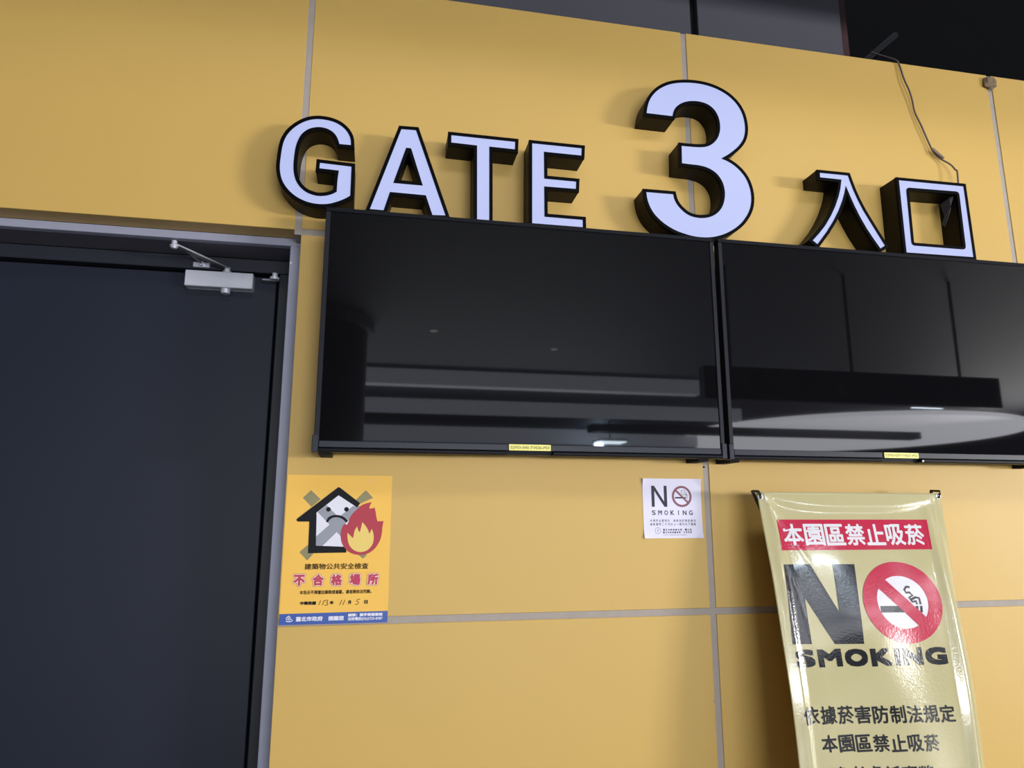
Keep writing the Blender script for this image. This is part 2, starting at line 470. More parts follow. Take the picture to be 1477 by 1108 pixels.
# pan-head screw and nick in the sealant
obj('screw', tube([(1.0275, 0.006, 1.758), (1.0275, -0.0015, 1.758)], 0.0028, 10), GAP, wall)
obj('sealant_blob', box(1.019, 1.026, -0.001, 0.006, 1.052, 1.062, 0.002), SEALANT, wall)

# recessed panels above the wall, then the open dark plenum
up = obj('wall_upper', box(-5.0, 1.770, 0.135, 0.17, TOPZ - 0.05, 4.6), GAP, kind='structure')
obj('panel', box(-5.0, 1.118, 0.10, 0.134, TOPZ - 0.04, 4.6, 0.002), BULK, up)
obj('panel', box(1.148, 1.770, 0.10, 0.134, TOPZ - 0.04, 4.6, 0.002), BULK, up)
obj('trim_1', box(1.7702, 1.83, 0.14, 0.20, TOPZ - 0.05, 4.6), REDDISH, kind='structure')
plenum = obj('wall_plenum', box(-5.0, 9.0, 1.6, 1.65, 2.9, 5.4), PLENUM, kind='structure')
obj('trim_2', box(-5.0, 6.2, 0.052, 0.099, TOPZ - 0.06, TOPZ - 0.03), GAP, kind='structure')
obj('trim_3', box(1.8, 6.2, 0.052, 1.6, TOPZ - 0.09, TOPZ - 0.06), PLENUM, kind='structure')

# ---------------------------------------------------------------- floor, ceiling, far walls
obj('floor', box(-9, 26, -31, 1.7, -0.1, -0.0005), CONC, kind='structure')
ceil = obj('ceiling', box(-9, 26, -31, -0.9, 4.0, 4.15), CEIL, kind='structure')
obj('wall_back', box(-9, 26, -31.2, -31, 0, 4.2), ROOM, kind='structure')
obj('wall_left', box(-9.2, -9, -31, 1.7, 0, 4.2), ROOM, kind='structure')
LUM = mat('beam_face_glow', (0.3, 0.3, 0.33), 0.6, emit=(0.80, 0.86, 1.0), estr=0.85)  # beams glow in place of light falling on their faces
LUMD = mat('luminous_disc', (0.3, 0.3, 0.33), 0.6, emit=(0.92, 0.93, 1.0), estr=4.4)
for yy, dz, x1 in ((-9.4, 0.26, 5.6), (-12.3, 0.28, 8.0), (-16.6, 0.42, 9.0)):
    obj('beam', box(-1.0, x1, yy - 0.25, yy, 4.0 - dz, 3.998, 0.01), LUM, ceil)
obj('luminous_ceiling', tube([(13.2, -16.2, 3.9), (13.2, -16.2, 3.998)], 4.6, 64), LUMD, ceil)
obj('beam', box(5.0, 14.0, -14.3, -13.9, 3.62, 3.80, 0.01), CEIL, ceil)
obj('beam', box(-3.0, 9.0, -1.0, -0.6, 3.45, 3.999, 0.01), CEIL, ceil)  # unseen drop added to shade the wall top from the overhead fill
for i, (x, y) in enumerate(((0.67, -6.95), (2.46, -7.63))):
    obj('recessed_spotlight', tube([(x, y, 3.985), (x, y, 3.9995)], 0.05, 20), mat('dim_spot', (0.2, 0.2, 0.2), 0.5, emit=(1, 1, 1), estr=0.7), ceil)
# ---------------------------------------------------------------- the door
door = empty('door_1', (-0.95, 0.21, 0), kind='structure')
F = -0.07
# grey sheet-metal surround, its inner faces run back 14 cm
obj('frame_head', box(-1.60, -0.24, 0.075, 0.10, 2.4345, 2.4595, 0.0015), GREYTRIM, door)
obj('frame_jamb', box(-0.2887, -0.245, 0.0705, 0.10, 0.0, 2.4335, 0.0015), GREYTRIM, door)
obj('frame_jamb', box(-1.50, -1.46, 0.0705, 0.10, 0.0, 2.4335, 0.0015), GREYTRIM, door)
obj('frame_soffit', box(-1.46, -0.2892, 0.101, 0.215, 2.4345, 2.455), SOFFIT, door)
obj('frame_reveal', box(-0.2885, -0.26, 0.101, 0.215, 0.0, 2.434), DARKFRAME, door)
obj('frame_rail', box(-1.46, -0.2888, 0.213, 0.25, 2.388, 2.4325, 0.002), DARKFRAME, door)
obj('frame_stile', box(-0.3365, -0.2888, 0.213, 0.25, 0.0, 2.387, 0.002), DARKFRAME, door)
obj('frame_stile', box(-1.46, -1.405, 0.213, 0.25, 0.0, 2.387, 0.002), DARKFRAME, door)
obj('frame_reveal', box(-1.4995, -1.4605, 0.101, 0.215, 0.0, 2.434), DARKFRAME, door)
obj('frame_rebate', box(-1.55, -0.24, 0.26, 0.27, 0.0, 2.46), GAP, door)
obj('door_leaf', box(-1.398, -0.3445, 0.216, 0.259, 0.006, 2.3745, 0.002), LEAF, door)
cl = obj('door_closer', box(-0.6172, -0.4120, 0.178, 0.2155, 2.3200, 2.3722, 0.002), STEEL, door)
obj('closer_back_plate', box(-0.614, -0.415, 0.2105, 0.2158, 2.3185, 2.3735, 0.001), STEELDARK, cl)
SX, SY = -0.4960, 0.197
obj('spindle', disc3(SX, SY, 2.3725, 2.3925, 0.0085, disc3(SX, SY, 2.3725, 2.380, 0.013)), STEEL, cl)
obj('spindle_cap', disc3(SX, SY, 2.3045, 2.3198, 0.0145), STEEL, cl)
EL = (-0.6325, 0.095)
bm = bmesh.new()
A_, B_ = Vector((SX, SY)), Vector(EL)
def flatbar(a, za, b, zb, w, t, bm):
    d = (b - a).normalized()
    n = Vector((-d.y, d.x)) * w / 2
    v = []
    for p, z in ((a, za), (b, zb)):
        for s in (1, -1):
            for h in (0, t):
                v.append(bm.verts.new((p.x + n.x * s, p.y + n.y * s, z + h)))
    for f in ((0, 1, 3, 2), (4, 6, 7, 5), (0, 4, 5, 1), (2, 3, 7, 6), (0, 2, 6, 4), (1, 5, 7, 3)):
        bm.faces.new([v[i] for i in f])
    bmesh.ops.recalc_face_normals(bm, faces=bm.faces[:])
    return bm
obj('main_arm', flatbar(A_, 2.387, B_, 2.418, 0.020, 0.005, bmesh.new()), STEELDARK, cl)
obj('elbow_joint', disc3(EL[0], EL[1], 2.408, 2.432, 0.008, disc3(EL[0], EL[1], 2.412, 2.418, 0.012)), STEEL, cl)
obj('forearm', tube([(EL[0], EL[1], 2.426), (-0.598, 0.150, 2.414), (-0.575, 0.196, 2.402)], 0.0042, 8), STEELDARK, cl)
bm = box(-0.603, -0.552, 0.203, 0.2128, 2.3915, 2.4085, 0.002)
tube([(-0.575, 0.203, 2.401), (-0.575, 0.192, 2.401)], 0.007, 10, bm)
obj('arm_bracket', bm, STEEL, cl)
pv = obj('pivot_hinge', disc3(-0.3455, 0.176, 2.362, 2.376, 0.0085, disc3(-0.3455, 0.176, 2.3535, 2.362, 0.015)), STEEL, door)
obj('pivot_arm', box(-0.385, -0.345, 0.180, 0.2155, 2.352, 2.358, 0.001), STEELDARK, pv)
obj('scuff', box(-0.2870, -0.2815, 0.0695, 0.0706, 2.374, 2.381), PWHITE, door)

# ---------------------------------------------------------------- channel letters
letters = [
    ([LET['G']], 0.085, 1, 'black-edged letter G with lit white face, first of the row'),
    ([LET['A'], LET['Ah']], 0.085, 0, 'black-edged letter A with lit white face, between G and T'),
    ([LET['T']], 0.085, 0, 'black-edged letter T with lit white face, between A and E'),
    ([LET['E']], 0.085, 0, 'black-edged letter E with lit white face, left of the large 3'),
    ([LET['3']], 0.085, 1, 'tall black-edged numeral 3 with lit white face above the screens'),
    ([LET['ru']], 0.085, 0, 'narrow forked Chinese character with lit white face, right of the 3'),
    ([LET['kou'], KH], 0.085, 0, 'hollow square Chinese character with lit white face, last of the row'),
]
for loops, dep, sm, lab in letters:
    channel_letter(loops, dep, 0.0098, lab, sm)

# ---------------------------------------------------------------- the two screens
def television(x0, x1, z0, z1, label, gx0, gx1):
    t = empty('wall_television', ((x0 + x1) / 2, 0, z0), label, 'television', 'wall screens side by side')
    YF = -0.12
    obj('rear_housing', box(x0 + 0.02, x1 - 0.02, -0.093, -0.052, z0 + 0.012, z1 - 0.012, 0.006), TVBLACK, t)
    obj('screen', box(x0 + 0.0135, x1 - 0.0135, YF + 0.0035, -0.095, z0 + 0.030, z1 - 0.013), SCREEN, t)
    obj('bezel_top', box(x0, x1, YF, -0.091, z1 - 0.013, z1, 0.0012), TVBLACK, t)
    for a, b in ((x0, x0 + 0.0135), (x1 - 0.0135, x1)):
        obj('bezel_side', box(a, b, YF, -0.091, z0 + 0.012, z1 - 0.0132, 0.0012), TVSIDE, t)
    obj('bezel_bottom', box(x0 + 0.0137, x1 - 0.0137, YF, -0.091, z0 + 0.0125, z0 + 0.0305, 0.0012), TVBEZEL, t)
    for a, b in ((x0 + 0.006, gx0), (gx1, x1 - 0.006)):
        obj('lower_bar', box(a, b, YF - 0.003, -0.085, z0, z0 + 0.0105, 0.0022), TVBLACK, t)
    obj('control_recess', box(gx0 + 0.0005, gx1 - 0.0005, YF + 0.012, -0.085, z0 + 0.002, z0 + 0.012), TVBLACK, t)
    for s, a in ((-1, x0), (1, x1)):
        bm = box(min(a - s * 0.012, a + s * 0.0045), max(a - s * 0.012, a + s * 0.0045), YF - 0.0035, -0.085, z0 - 0.001, z0 + 0.046, 0.0015)
        obj('corner_cap', bm, TVBEZEL, t)
    for a in (x0 + 0.012, x1 - 0.075):
        obj('wall_bracket', box(a, a + 0.034, -0.090, -0.001, z0 - 0.0065, z0 + 0.1, 0.001), GAP, t)
    return t


tv1 = television(-0.1704, 1.0413, 1.7754, 2.4866, 'switched-off black screen with a bluish light spot reflected, above both notices', 0.3625, 0.4990)
tv2 = television(1.0570, 2.2673, 1.7739, 2.4871, 'switched-off black screen mirroring a hanging sign, above the cream banner', 1.5797, 1.7211)
obj('set_screw', tube([(1.726, -0.123, 1.7783), (1.726, -0.1255, 1.7783)], 0.0028, 10), STEEL, tv2)


def asset_label(x0, x1, z0, z1, txt, label):
    o = obj('asset_label', box(x0, x1, -0.1238, -0.1230, z0, z1), STICKY, label=label, cat='label', group='yellow asset labels under the screens')
    bm = text_into(bmesh.new(), txt, x0 + 0.004, x1 - 0.004, z0 + 0.0045, z1 - 0.0045, -0.1239, bold=0.0004)
    obj('lettering', bm, STICKINK, o)
    obj('label_backing', box(x0 + 0.002, x1 - 0.002, -0.1230, -0.1200, z0 + 0.002, z1 - 0.002), STICKY, o)


asset_label(0.3699, 0.4927, 1.7881, 1.8058, 'S2F03-040-TV036-P03', 'small yellow code strip at the foot of the left screen')
asset_label(1.5875, 1.7123, 1.7862, 1.8034, 'S2F03-039-TV037-P02', 'small yellow code strip at the foot of the right screen')

# ---------------------------------------------------------------- orange safety notice
def sheet(name, x0, x1, z0, z1, m, label, cat, wave=0.0015, n=24, group=None, lift=0.0008, curl=0.0):
    bm = bmesh.new()
    g = []
    for i in range(n + 1):
        row = []
        for k in range(n + 1):
            u, w = i / n, k / n
            x, z = x0 + (x1 - x0) * u, z0 + (z1 - z0) * w
            y = -lift - wave * (0.5 + 0.5 * math.sin(5 * u + 3 * w)) * 0.4
            y -= curl * max(0.0, abs(u - 0.5) + abs(w - 0.5) - 0.86) / 0.14
            row.append(bm.verts.new((x, y, z)))
        g.append(row)
    for i in range(n):
        for k in range(n):
            bm.faces.new((g[i][k], g[i + 1][k], g[i + 1][k + 1], g[i][k + 1]))
    r = bmesh.ops.extrude_face_region(bm, geom=bm.faces[:])
    for v in r['geom']:
        if isinstance(v, bmesh.types.BMVert):
            v.co.y = min(v.co.y + 0.0003, -0.0001)
    bmesh.ops.recalc_face_normals(bm, faces=bm.faces[:])
    return obj(name, bm, m, None, False, label=label, cat=cat, group=group)


p1 = sheet('safety_notice', -0.2465, 0.0460, 1.3105, 1.7190, PAPER_Y,
           'orange building safety notice with frowning house and flame, beside the door', 'notice', 0.0)
Y1 = -0.0016
def pr(name, loops, m, k, parent=None):
    bm = bmesh.new()
    for l in (loops if isinstance(loops[0][0], (list, tuple)) else [loops]):
        fill([l], Y1 - k * 0.00012, bm)
    return obj(name, bm, m, parent or p1)
for t in ('tape_a', 'tape_b', 'tape_c', 'tape_d'):
    pr('tape_print', P1[t], OLIVE, 0)
pr('house_wall_print', P1['white'], PWHITE, 1)
pr('cross_print', P1['cross_a'], PGREY, 2)
pr('cross_print', P1['cross_b'], PGREY, 3)
pr('house_outline_print', P1['roof'], INK, 4)
pr('mouth_print', smooth_loop(P1['mouth'], 60), INK, 5)
for (cx, cz) in P1['eyes'][:2]:
    obj('eye_print', disc2(cx, cz, 0.0064, Y1 - 0.0006, bmesh.new()), INK, p1)
pr('flame_print', smooth_loop(P1['flame'], 50), PRED, 6)
pr('flame_core_print', smooth_loop(P1['flame2'], 50), PYEL, 7)
def tx(name, parent, m, body, x0, x1, z0, z1, y, bold=0.0, shear=0.0):
    return obj(name, text_into(bmesh.new(), body, x0, x1, z0, z1, y, bold, shear), m, parent)
tx('title_text', p1, PBROWN, '建築物公共安全檢查', -0.187, -0.0125, 1.4568, 1.4735, Y1, 0.0004)
cx0 = [-0.1990, -0.1485, -0.0985, -0.0480, 0.0015]
for m_, bo, k, nm in ((INKGREY, 0.0048, 0, 'heading_shadow'), (PPINK, 0.0042, 1, 'heading_edge'), (PREDTXT, 0.0016, 2, 'heading_character')):
    for ch, cx in zip('不合格場所', cx0):
        h = 0.0135 + bo
        obj(nm, text_into(bmesh.new(), ch, cx - h, cx + h, 1.4283 - h, 1.4283 + h, Y1 - 0.0002 * k, bo, n=12), m_, p1)
tx('small_text', p1, PBROWN, '本告示不得擅自撕毀或遮蔽，違者將依法究辦。', -0.196, -0.0015, 1.3900, 1.4010, Y1, 0.0003)
for b_, x0, x1 in (('中華民國', -0.1935, -0.151), ('年', -0.114, -0.1035), ('月', -0.065, -0.0563), ('日', -0.0203, -0.0106)):
    tx('date_text', p1, INK, b_, x0, x1, 1.3622, 1.3718, Y1, 0.0006)
for st in ([(-0.1435, 1.361), (-0.1385, 1.374)], [(-0.1335, 1.361), (-0.1288, 1.3742)],
           [(-0.127, 1.3722), (-0.1225, 1.3745), (-0.119, 1.3730), (-0.1205, 1.3695), (-0.1235, 1.3678), (-0.1190, 1.3658), (-0.1195, 1.3620), (-0.1240, 1.3602), (-0.1275, 1.3612)],
           [(-0.087, 1.3600), (-0.0815, 1.3735)], [(-0.0785, 1.3600), (-0.0725, 1.3735)],
           [(-0.0315, 1.3752), (-0.0395, 1.3738), (-0.0415, 1.3688), (-0.0370, 1.3690), (-0.0350, 1.3655), (-0.0385, 1.3612), (-0.0445, 1.3608)]):
    obj('pen_stroke', ribbon(st, 0.0015, Y1, bmesh.new()), INK, p1)
pr('footer_band', [(-0.2463, 1.3107), (0.0458, 1.3107), (0.0458, 1.3415), (-0.2463, 1.3398)], PBLUE, 0)
Y2 = Y1 - 0.0003
tx('footer_text', p1, PWHITE, '臺北市政府', -0.2025, -0.131, 1.3190, 1.3320, Y2, 0.0006)
tx('footer_text', p1, PWHITE, '提醒您', -0.1163, -0.0738, 1.3192, 1.3315, Y2, 0.0006)
tx('footer_text', p1, PWHITE, '編號：建字第臺臺號', -0.0632, 0.0315, 1.3287, 1.3372, Y2, 0.0005)
tx('footer_text', p1, PWHITE, '洽詢電話(02)2725-8387', -0.0635, 0.0320, 1.3166, 1.3272, Y2, 0.0003)
bm = bmesh.new()
ribbon([(-0.2285, 1.3215), (-0.224, 1.3195), (-0.219, 1.3192), (-0.213, 1.3205), (-0.2105, 1.3228)], 0.0022, Y2, bm)
ribbon([(-0.2265, 1.3245), (-0.2275, 1.3285), (-0.2240, 1.3325), (-0.2200, 1.3345)], 0.0024, Y2 - 0.0001, bm)
ribbon([(-0.2235, 1.3232), (-0.2215, 1.3290), (-0.2170, 1.3322)], 0.0024, Y2 - 0.0002, bm)
ribbon([(-0.2200, 1.3222), (-0.2165, 1.3275), (-0.2130, 1.3245)], 0.0022, Y2 - 0.0003, bm)
obj('city_emblem', bm, PWHITE, p1)
bm = bmesh.new()
ribbon([(-0.022, 1.695), (-0.013, 1.704), (-0.006, 1.7165)], 0.0012, Y1, bm)
obj('crease', bm, PPINK, p1)

# ---------------------------------------------------------------- white no smoking notice
p2 = sheet('no_smoking_notice', 0.8167, 1.0120, 1.5365, 1.7200, PAPER_W,
           'small white no smoking notice with curled edges, taped left of the vertical joint', 'notice', 0.0006, lift=0.0010, curl=0.006)
Y3 = -0.00145
def rr(x0, x1, x2, x3, w, z0, z1):
    return [(x0, z0), (x0 + w, z0), (x0 + w, z1 - w * 1.6), (x3 - w, z0), (x3, z0), (x3, z1), (x3 - w, z1), (x3 - w, z0 + w * 1.6), (x0 + w, z1), (x0, z1)]
obj('letter_n_print', fill([rr(0.8455, 0, 0, 0.8970, 0.0098, 1.6325, 1.6975)], Y3, bmesh.new()), INKGREY, p2)
cx, cz, R_ = 0.9466, 1.6648, 0.0330
obj('ban_ring_print', ring2(cx, cz, R_, R_ * 0.79, Y3, bmesh.new()), RINGRED, p2)
bm = bmesh.new()
ribbon([(cx - 0.0195, cz + 0.0185), (cx + 0.0195, cz - 0.0185)], 0.0058, Y3 - 0.0002, bm)
obj('ban_bar_print', bm, RINGRED, p2)
bm = bmesh.new()
fill([[(cx - 0.023, cz - 0.0065), (cx + 0.0125, cz - 0.0065), (cx + 0.0125, cz - 0.0018), (cx - 0.023, cz - 0.0018)]], Y3, bm)
ribbon([(cx + 0.0150, cz - 0.0065), (cx + 0.0150, cz - 0.0018)], 0.0014, Y3, bm)
ribbon([(cx + 0.0180, cz - 0.0065), (cx + 0.0180, cz - 0.0018)], 0.0014, Y3, bm)
ribbon([(cx + 0.018, cz), (cx + 0.018, cz + 0.005), (cx + 0.012, cz + 0.007), (cx + 0.007, cz + 0.004), (cx - 0.002, cz + 0.012), (cx + 0.001, cz + 0.019), (cx + 0.007, cz + 0.020)], 0.0013, Y3, bm)
ribbon([(cx + 0.015, cz), (cx + 0.0145, cz + 0.010), (cx + 0.009, cz + 0.014), (cx + 0.011, cz + 0.020)], 0.0013, Y3 - 0.0001, bm)
obj('cigarette_print', bm, INKGREY, p2)
bm = bmesh.new()
for i, ch in enumerate('SMOKING'):
    w = 0.0125 if ch != 'I' else 0.0024
    c0 = 0.8512 + i * (0.9745 - 0.8512) / 6
    text_into(bm, ch, c0 - w / 2, c0 + w / 2, 1.6072, 1.6217, Y3, 0.0004)
obj('smoking_text', bm, INKGREY, p2)
def spaced(name, s, x0, x1, z0, z1, parent, m, y, bold=0.0002):
    bm = bmesh.new()
    n = len(s)
    p = (x1 - x0) / n
    for i, ch in enumerate(s):
        if ch != ' ':
            a, b, za, zb = x0 + p * i + p * 0.14, x0 + p * (i + 1) - p * 0.14, z0, z1
            if ch == '一':
                za, zb = (z0 + z1) / 2 - 0.0006, (z0 + z1) / 2 + 0.0006
            if ch == '1':
                a, b = a + p * 0.2, b - p * 0.25
            text_into(bm, ch, a, b, za, zb, y, bold, n=4)
    return obj(name, bm, m, parent)
PGR2 = mat('print_pale_grey', (0.16, 0.16, 0.21), 0.5)
spaced('fine_text', '本場所全面禁菸 違者依菸害防制法', 0.8365, 0.9910, 1.5865, 1.5940, p2, PGR2, Y3)
spaced('fine_text', '處新臺幣二千元以上一萬元以下罰鍰', 0.8365, 0.9910, 1.5752, 1.5832, p2, PGR2, Y3)
spaced('fine_text', '臺北市政府衛生局 關心您', 0.8786, 0.9757, 1.5593, 1.5655, p2, INKGREY, Y3)
spaced('fine_text', '臺北市政府體育局 1999', 0.8782, 0.9757, 1.5512, 1.5574, p2, INKGREY, Y3)
tx('fine_text', p2, PGR2, 'www.health.gov.taipei', 0.8805, 0.9572, 1.5442, 1.5485, Y3)
bm = ring2(0.8627, 1.5598, 0.0098, 0.0086, Y3, bmesh.new(), 28)
ribbon([(0.8635, 1.5545), (0.8625, 1.5600), (0.8650, 1.5640)], 0.0014, Y3, bm)
ribbon([(0.8600, 1.5620), (0.8625, 1.5585)], 0.0012, Y3, bm)
obj('seal_print', bm, PGR2, p2)

# ---------------------------------------------------------------- cream banner on its stand
ZT, ZB = 1.676, 0.075
def XL(z): return 1.1395 + 0.010 * math.sin(max(0, (ZT - z)) * 2.4)
def XR(z):
    t = (ZT - z)
    return 1.785 - 0.019 * t - 0.055 * max(0, t - 0.35) ** 1.5
def depth(x, z):
    d0 = 0.114 + 0.145 * (1.675 - z)
    xl, xr = XL(z), XR(z)
    u = (x - xl) / (xr - xl)
    t = ZT - z
    q = 2 * u - 1
    k = min(1, t / 0.25)
    d0 += 0.010 * math.sin(math.pi * min(1, t / 0.8))
    d = d0 + 0.003 * (1 - q * q) * k
    # taut crease hanging between the two corner hooks
    zc = 1.6235 + 0.045 * abs(q) ** 3.2
    s = z - zc
    d += 0.0055 * (1 / (1 + math.exp(-s / 0.0035))) * (1 - abs(q) ** 6)
    # creases running down from the corners
    a = max(0.0, t)
    for (x0, sl, amp, wd, ln) in ((0.020, 0.52, 0.0035, 0.010, 0.15), (0.022, 0.17, 0.0028, 0.007, 0.32), (0.615, -0.06, 0.0030, 0.010, 0.6)):
        c = xl + x0 + sl * a
        d += amp * math.exp(-((x - c) / wd) ** 2) * math.exp(-(a / ln) ** 2)
    # long vertical folds along both margins
    d += 0.0045 * math.exp(-((u - 0.055) / 0.022) ** 2) * min(1, a / 0.2)
    d += 0.010 * math.exp(-((u - 0.905) / 0.030) ** 2) * min(1, a / 0.25)
    d -= 0.030 * max(0, (u - 0.93) / 0.07) ** 1.5 * min(1, a / 0.3)
    d += 0.0016 * math.sin(x * 23 + z * 5) * k + 0.0012 * math.sin(x * 11 - z * 17 + 1) * k
    return d


ban = empty('x_banner_stand', (1.45, -0.25, 0), 'tall glossy cream no smoking banner on a leaning cross stand, under the right screen', 'banner')
NX, NZ = 110, 260
bm = bmesh.new()
g = []
for k in range(NZ + 1):
    z = ZT - (ZT - ZB) * k / NZ
    z_row = []
    for i in range(NX + 1):
        x = XL(z) + (XR(z) - XL(z)) * i / NX
        z_row.append(bm.verts.new((x, -depth(x, z), z)))
    g.append(z_row)
for k in range(NZ):
    for i in range(NX):
        bm.faces.new((g[k][i], g[k + 1][i], g[k + 1][i + 1], g[k][i + 1]))
r_ = bmesh.ops.extrude_face_region(bm, geom=bm.faces[:])
for v in r_['geom']:
    if isinstance(v, bmesh.types.BMVert):
        v.co.y += 0.0006
bmesh.ops.recalc_face_normals(bm, faces=bm.faces[:])
obj('banner_sheet', bm, VINYL, ban, True)


def onto(name, bm, m, lift=0.0009, parent=None, cuts=0.012):
    """lay a flat print on the banner's surface"""
    for _ in range(6):
        es = [e for e in bm.edges if e.calc_length() > cuts]
        if not es:
            break
        bmesh.ops.subdivide_edges(bm, edges=es, cuts=1)
        bmesh.ops.triangulate(bm, faces=[f for f in bm.faces if len(f.verts) > 4])
    for v in bm.verts:
        v.co.y = -(depth(v.co.x, v.co.z) + lift - v.co.y)
    o = obj(name, bm, m, parent or ban, True)
    e = 0.0015
    nr = []
    for v in o.data.vertices:
        x, z = v.co.x, v.co.z
        nr.append(Vector((-(depth(x + e, z) - depth(x - e, z)) / (2 * e), -1, -(depth(x, z + e) - depth(x, z - e)) / (2 * e))).normalized())
    o.data.normals_split_custom_set_from_vertices(nr)
    return o


def poly(pts):
    return fill([pts], 0, bmesh.new())


onto('red_band_print', poly([(1.1905, 1.5937), (1.7090, 1.5932), (1.7010, 1.5028), (1.1885, 1.5040)]), VRED)
bm = bmesh.new()
for i, ch in enumerate('本園區禁止吸菸'):
    p = (1.6875 - 1.2010) / 7
    text_into(bm, ch, 1.2010 + p * i + 0.002, 1.2010 + p * (i + 1) - 0.002, 1.5175 - i * 0.0003, 1.5810 - i * 0.0003, 0, 0.0018, n=8)
onto('red_band_text', bm, VWHITE, 0.0016, cuts=0.03)
onto('letter_n_print', poly([(1.1862, 1.4642), (1.2745, 1.4635), (1.3420, 1.3290), (1.3478, 1.4628), (1.4205, 1.4620), (1.4020, 1.2412), (1.3110, 1.2425), (1.2400, 1.3700), (1.2375, 1.2449), (1.1757, 1.2469)]), VBLACK)
cx, cz, KX = 1.5580, 1.3515, 1.15
RO, RI = 0.1155, 0.0745
onto('ban_disc_print', disc2(cx, cz, RO * 0.9, 0, bmesh.new(), 48, KX), VWHITE, 0.0007)
onto('ban_ring_print', ring2(cx, cz, RO, RI, 0, bmesh.new(), 64, KX), VRED, 0.0012)
bm = bmesh.new()
fill([[(1.4795, 1.3425), (1.5935, 1.3400), (1.5905, 1.3215), (1.4770, 1.3242)]], 0, bm)
fill([[(1.6000, 1.3398), (1.6080, 1.3396), (1.6050, 1.3212), (1.5970, 1.3214)]], 0, bm)
fill([[(1.6140, 1.3395), (1.6220, 1.3393), (1.6190, 1.3209), (1.6110, 1.3211)]], 0, bm)
onto('cigarette_print', bm, VBLACK, 0.0013)
bm = bmesh.new()
ribbon([(1.6170, 1.3440), (1.6160, 1.3620), (1.6030, 1.3640), (1.5880, 1.3580)], 0.0066, 0, bm)
ribbon([(1.6050, 1.3440), (1.6045, 1.3530), (1.5905, 1.3520), (1.5830, 1.3640), (1.5960, 1.3700), (1.5880, 1.3780), (1.5760, 1.3780), (1.5720, 1.3860), (1.5800, 1.3945), (1.5920, 1.3935)], 0.0062, 0, bm)
onto('smoke_print', bm, VBLACK, 0.0014)
bm = bmesh.new()
a45 = 0.066
ribbon([(cx - a45 * 1.02, cz + a45 * 0.93), (cx + a45 * 0.98, cz - a45 * 0.98)], 0.0375, 0, bm)
onto('ban_bar_print', bm, VRED, 0.0017)
bm = bmesh.new()
xx, wd = 1.1780, {'S': 0.066, 'M': 0.080, 'O': 0.076, 'K': 0.074, 'I': 0.020, 'N': 0.070, 'G': 0.075}
tot = sum(wd[c_] for c_ in 'SMOKING') + 6 * 0.011
sc = (1.6710 - 1.1780) / tot
for ch in 'SMOKING':
    w = wd[ch] * sc
    f = (xx - 1.178) / 0.49
    text_into(bm, ch, xx, xx + w, 1.1850 - 0.0105 * f, 1.2315 - 0.0085 * f, 0, 0.0038, square=True)
    xx += w + 0.011 * sc
onto('smoking_text', bm, VBLACK, 0.0011, cuts=0.03)
for s, x0, x1, za, zb, h in (('依據菸害防制法規定', 1.1750, 1.6620, 1.0630, 1.0470, 0.0460), ('本園區禁止吸菸', 1.2205, 1.5915, 0.9905, 0.9760, 0.0430), ('違者處新臺幣', 1.2400, 1.5580, 0.9120, 0.9000, 0.0430)):
    bm = bmesh.new()
    p = (x1 - x0) / len(s)
    for i, ch in enumerate(s):
        zc = za + (zb - za) * i / (len(s) - 1)
        text_into(bm, ch, x0 + p * i + 0.0025, x0 + p * (i + 1) - 0.0025, zc - h / 2, zc + h / 2, 0, 0.0010, n=8)
    onto('body_text', bm, VBLACK, 0.0011, cuts=0.03)
for (hx, hz) in ((1.1480, 1.6640), (1.7735, 1.6690)):
    yd = -depth(hx, hz)
    s = 1 if hx > 1.4 else -1
    bm = bmesh.new()
    tube([(hx + s * 0.006, yd + 0.03, hz + 0.016), (hx + s * 0.006, yd - 0.004, hz + 0.014), (hx + s * 0.002, yd - 0.007, hz + 0.004), (hx, yd - 0.006, hz - 0.006), (hx - 0.001, yd + 0.004, hz - 0.008)], 0.0036, 8, bm)
    obj('corner_hook', bm, POLE, ban)
    obj('eyelet', tube([(hx, yd - 0.0012, hz - 0.002), (hx, yd - 0.0032, hz - 0.002)], 0.0085, 16), STEEL, ban)
    bot = (1.45 + s * 0.30 * -1, -0.30, 0.05)
    obj('stand_pole', tube([(hx + s * 0.007, yd + 0.031, hz + 0.018), (1.45, -(0.10 + 0.145 * 0.9) + 0.03, 0.80)], 0.0048, 8), POLE, ban)
    obj('stand_pole', tube([(1.45, -(0.10 + 0.145 * 0.9) + 0.03, 0.80), (1.45 + s * 0.29, -0.315, 0.008)], 0.0048, 8), POLE, ban)
obj('stand_hub', box(1.425, 1.475, -0.222, -0.180, 0.77, 0.83, 0.006), POLE, ban)

